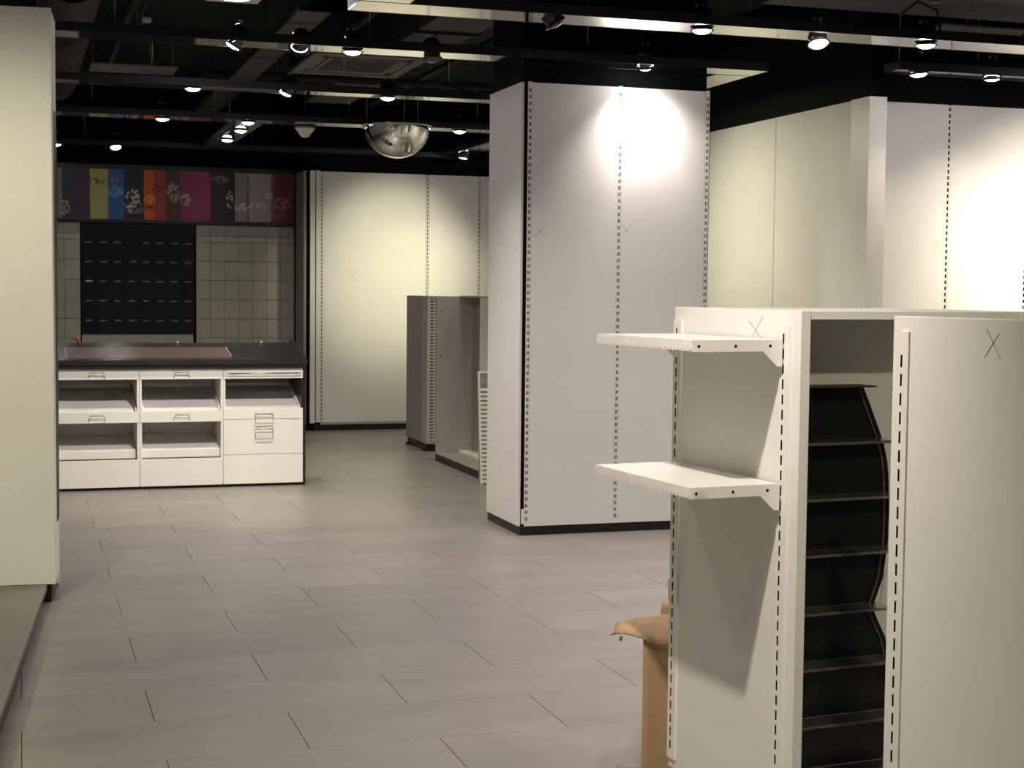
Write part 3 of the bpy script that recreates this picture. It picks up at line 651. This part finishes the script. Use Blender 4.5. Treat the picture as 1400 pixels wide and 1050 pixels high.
lamp(2.1, .705, 'added unseen tilted lamp on beam nearest the rear wall', aim=(2.2, 3.0, .6), power=60, col=GREEN, size=80, blend=.9)
lamp(4.235, 12.6, 'added unseen lamp on long back beam aimed at right aisle panels further back', aim=(5.13, 12.8, .5), power=35, col=GREEN, size=125, blend=1, drop=.02)  # unseen lamp added to light the far part of the aisle wall
# ------------------------------------------------------------------ ceiling fixtures
dm = empty('dome_mirror', (2.909, 12.20, 2.80), 0, 'half-dome convex security mirror hanging under ceiling beams', 'mirror')
MB().lathe([(.268*math.cos(a), -.258*math.sin(a)) for a in [i*math.pi/2/20 for i in range(21)]], 48).build('dome', 'dome_mirror', dm)
MB().lathe([(.262, .002), (.284, .002), (.284, -.006), (.269, -.008), (.262, .002)], 48).build('rim', 'offwhite_plastic', dm)
for a in (0, math.pi, 1.2, 4.2): MB().box(.268*math.cos(a)-.014, .268*math.cos(a)+.014, .268*math.sin(a)-.014, .268*math.sin(a)+.014, -.03, .008).build('clip', 'offwhite_plastic', dm, bev=.003)
for a in (.6, 2.7, 4.7): MB().tube([(.25*math.cos(a), .25*math.sin(a), .003), (.25*math.cos(a), .25*math.sin(a), .415 if math.cos(a) < .5 else CEIL-2.801)], .002, 5).build('hanger_wire', 'steel', dm)
dt = empty('cone_detector', (2.275, 12.85, 2.80), 0, 'white conical detector under dome-mirror beam', 'detector')
MB().lathe([(0, .03), (.082, .03), (.082, .012), (.074, .004), (.028, -.056), (0, -.056)], 8, smooth=False).build('body', 'offwhite_plastic', dt)
MB().lathe([(.082, .031), (.086, .031), (.086, .018), (.082, .018)], 24).build('collar', 'label_grey', dt)
MB().tube([(0, 0, .03), (0, 0, CEIL-2.801)], .006, 6).build('stem', 'black_metal', dt)
sd = empty('smoke_detector', (.83, 10.82, 3.30), 0, 'small round white smoke detector on ceiling near duct', 'detector')
MB().lathe([(0, .012), (.042, .012), (.042, -.002), (.038, -.010), (.030, -.014), (.028, -.022), (0, -.026)], 20).build('body', 'offwhite_plastic', sd)
MB().tube([(0, 0, .012), (0, 0, .249)], .012, 8).build('stem', 'black_metal', sd)
sq = empty('square_downlight', (1.19, 9.0, 3.15), 0, 'square white ceiling plate with bright round downlight', 'downlight')
bx('plate', 'offwhite_plastic', sq, -.15, .15, -.16, .16, 0, .02, bev=.002)
MB().lathe([(0, -.004), (.075, -.004), (.08, 0)], 24).build('lens', 'lens_pink', sq)
MB().lathe([(.081, 0), (.094, 0), (.094, -.006), (.081, -.006), (.081, 0)], 24).build('trim_ring', 'white_metal', sq)
for s in (-1, 1): MB().tube([(s*.1, 0, .02), (s*.1, 0, .399)], .004, 5).build('hanger_rod', 'black_metal', sq)
ld = bpy.data.lights.new('spot', 'SPOT'); ld.energy = 60; ld.color = NEUT; ld.spot_size = math.radians(100); ld.spot_blend = .8; ld.shadow_soft_size = .07
lo = bpy.data.objects.new('spot_light', ld); COL.objects.link(lo); lo.parent = sq; lo.location = (0, 0, -.02)
ac = empty('ceiling_cassette', (2.42, 11.45, 3.15), 0, 'four-way ceiling air cassette with slatted grille', 'air conditioner')
MB().prism([(-.42, -.55), (.42, -.55), (.42, .55), (-.42, .55)], 'z', .03, .30).build('body', 'duct_dark', ac)
for (x0_, x1_, y0_, y1_) in ((-.42, .42, -.55, -.46), (-.42, .42, .46, .55), (-.42, -.34, -.459, .459), (.34, .42, -.459, .459)): bx('frame', 'dull_white', ac, x0_, x1_, y0_, y1_, 0, .029, bev=.004)
bx('grille_frame', 'dull_white', ac, -.25, .25, -.35, -.32, .002, .029); bx('grille_frame', 'dull_white', ac, -.25, .25, .32, .35, .002, .029)
bx('grille_frame', 'dull_white', ac, -.28, -.251, -.35, .35, .002, .029); bx('grille_frame', 'dull_white', ac, .251, .28, -.35, .35, .002, .029)
for k in range(20): bx('louvre', 'dull_white', ac, -.245+k*.0255, -.237+k*.0255, -.318, .318, .004, .026)
for y in (-.41, .40): bx('vane', 'dull_white', ac, -.30, .30, y-.03, y+.03, .006, .02)
for x in (-.31, .31): bx('vane', 'dull_white', ac, x-.02, x+.02, -.30, .30, .006, .02)
cpn = empty('ceiling_panel', (.84, 12.26, 3.15), 0, 'dull rectangular ceiling panel hung between left crossing beams', 'ceiling panel')
bx('panel', 'dull_white', cpn, -.32, .32, -.215, .215, 0, .012)
for x, y in ((-.3, 0), (.12, -.1), (.14, -.1), (.3, 0)): MB().tube([(x, y, .012), (x, y, .399)], .003, 5).build('hanger_rod', 'steel', cpn)
cpn = empty('ceiling_panel', (6.1, 8.71, 3.2), 0, 'dull rectangular ceiling panel above right-hand front wall', 'ceiling panel')
bx('panel', 'dull_white', cpn, -.5, .5, -.12, .12, 0, .012)
for x in (-.45, .45): MB().tube([(x, 0, .012), (x, 0, .349)], .003, 5).build('hanger_rod', 'steel', cpn)
# flexible ribbed duct at left
du = empty('flexible_duct', (.30, 9.2, 3.29), 0, 'large ribbed flexible duct along ceiling beside tall cream panel', 'duct')
mb = MB(); prof = []
n = 26
for i in range(150):
    y = i*.032; r = .20+(.010 if i % 2 else -.006); prof.append((y, r))
base = 0
for y, r in prof:
    mb.v += [(r*math.cos(2*math.pi*k/n)*.9, y, r*math.sin(2*math.pi*k/n)) for k in range(n)]
for i in range(len(prof)-1):
    for k in range(n):
        j = (k+1) % n; mb.f.append((i*n+k, i*n+j, (i+1)*n+j, (i+1)*n+k)); mb.mi.append(0); mb.sm.append(False)
mb.build('hose', 'duct_grey', du)
for y in (.7, 2.3, 4.0): MB().tube([(-.19, y, .0), (-.19, y, CEIL-3.291)], .004, 5).build('strap', 'black_metal', du)
# rectangular duct / soffit upper right
sf = empty('dropped_soffit', (4.2, 5.0, 3.2), 0, 'wide dark dropped ceiling soffit at upper right', 'soffit')
bx('box', 'duct_grey', sf, 0, 4.2, .7, 3.35, 0, .34)
MB().lathe([(0, .0), (.03, 0), (.03, -.012), (0, -.016)], 12, (.9, 2.9, 0)).build('sprinkler_cap', 'dull_white', sf)
# ducts, pipes and trays in the dark ceiling
cd_ = empty('rectangular_duct', (2.55, 8.9, 3.22), 0, 'grey rectangular duct on ceiling left of pillar', 'duct')
bx('duct', 'duct_grey', cd_, 0, .42, 0, 5.5, .0, .28); bx('flange', 'duct_dark', cd_, -.02, .44, 1.2, 1.24, -.02, .29); bx('flange', 'duct_dark', cd_, -.02, .44, 3.0, 3.04, -.02, .29)
ct = empty('cable_tray', (1.56, 9.0, 3.10), 0, 'long grey cable tray running toward back wall under ceiling', 'cable tray')
bx('tray', 'duct_grey', ct, 0, .185, 0, 5.6, 0, .004); bx('side_rail', 'duct_dark', ct, -.004, 0, 0, 5.6, 0, .05); bx('side_rail', 'duct_dark', ct, .185, .189, 0, 5.6, 0, .05)
for y in (.4, 1.9, 3.4, 5.0): bx('cross_strap', 'duct_dark', ct, -.006, .191, y, y+.03, -.004, -.0005); MB().tube([(.09, y+.015, .004), (.09, y+.015, CEIL-3.101)], .004, 5).build('hanger_rod', 'black_metal', ct)
for i, (x, z, r, y0_, y1_) in enumerate(((2.25, 3.33, .035, 8.2, 14.5), (3.05, 3.38, .05, 9.0, 15.0), (3.3, 3.30, .025, 9.0, 15.0), (.75, 3.42, .03, 7.0, 15.0))):
    p = empty('ceiling_pipe', (x, y0_, z), 0, ['thin pipe under ceiling above cassette', 'thick pipe along ceiling right of rectangular duct', 'thinnest pipe along ceiling near pillar top', 'pipe along ceiling beside flexible duct'][i], 'pipe')
    MB().tube([(0, 0, 0), (0, y1_-y0_, 0)], r, 10).build('pipe', 'duct_dark', p)
    for y in (.5, (y1_-y0_)/2, y1_-y0_-.5): MB().tube([(0, y, r), (0, y, CEIL-z-.001)], .005, 5).build('hanger_rod', 'black_metal', p)
cp_ = empty('cross_pipe', (1.3, 12.45, 3.18), 0, 'pipe crossing under ceiling just beyond cassette', 'pipe')
MB().tube([(0, 0, 0), (2.75, 0, 0)], .03, 10).build('pipe', 'duct_dark', cp_)
for x in (.6, 2.6): MB().tube([(x, 0, .03), (x, 0, CEIL-3.181)], .005, 5).build('hanger_rod', 'black_metal', cp_)
br = empty('v_brace', (.68, 9.4, 3.02), 0, 'black V-shaped hanger brace below ceiling near smoke detector', 'brace')
MB().tube([(-.12, 0, .529), (0, 0, 0)], .008, 6).build('strut', 'black_metal', br); MB().tube([(.12, 0, .529), (.002, 0, .0)], .008, 6).build('strut', 'black_metal', br)
MB().tube([(0, 0, .0), (0, 0, -.05)], .006, 6).build('rod', 'black_metal', br)
# loose cables lying on the raft beams
for i, (pts, lb) in enumerate(((((5.55, 7.2, 2.893), (5.5, 7.2, 3.0), (5.42, 7.22, 3.04), (5.3, 7.25, 2.97), (5.22, 7.26, 2.893)), 'loose black cable looping above front crossing beam at right'),
      (((2.65, 10.6, 2.893), (2.75, 10.6, 2.95), (2.95, 10.62, 2.93), (3.05, 10.62, 2.893)), 'loose black cable lying on cassette beam'),
      (((4.75, 7.3, 2.893), (4.72, 7.3, 3.02), (4.6, 7.3, 3.06), (4.5, 7.3, 2.98)), 'thin cable rising from lamp on front crossing beam'))):
    c = empty('loose_cable', pts[0], 0, lb, 'cable'); MB().tube([tuple(Vector(p)-Vector(pts[0])) for p in pts], .007, 6).build('cable', 'black_metal', c)
# small litter on the floor
for x, y, sx, lb in ((2.32, 6.35, .012, 'tiny white paper scrap on floor near pillar'), (.87, 5.0, .014, 'tiny white paper scrap on floor ahead of counter aisle')):
    tag(MB().prism([(0, 0), (sx, .004), (sx*.8, .012), (.002, .009)], 'z', .0003, .0018).build('paper_scrap', 'label_white', None, (x, y, 0)), lb, 'litter')
print('tiles', cnt)
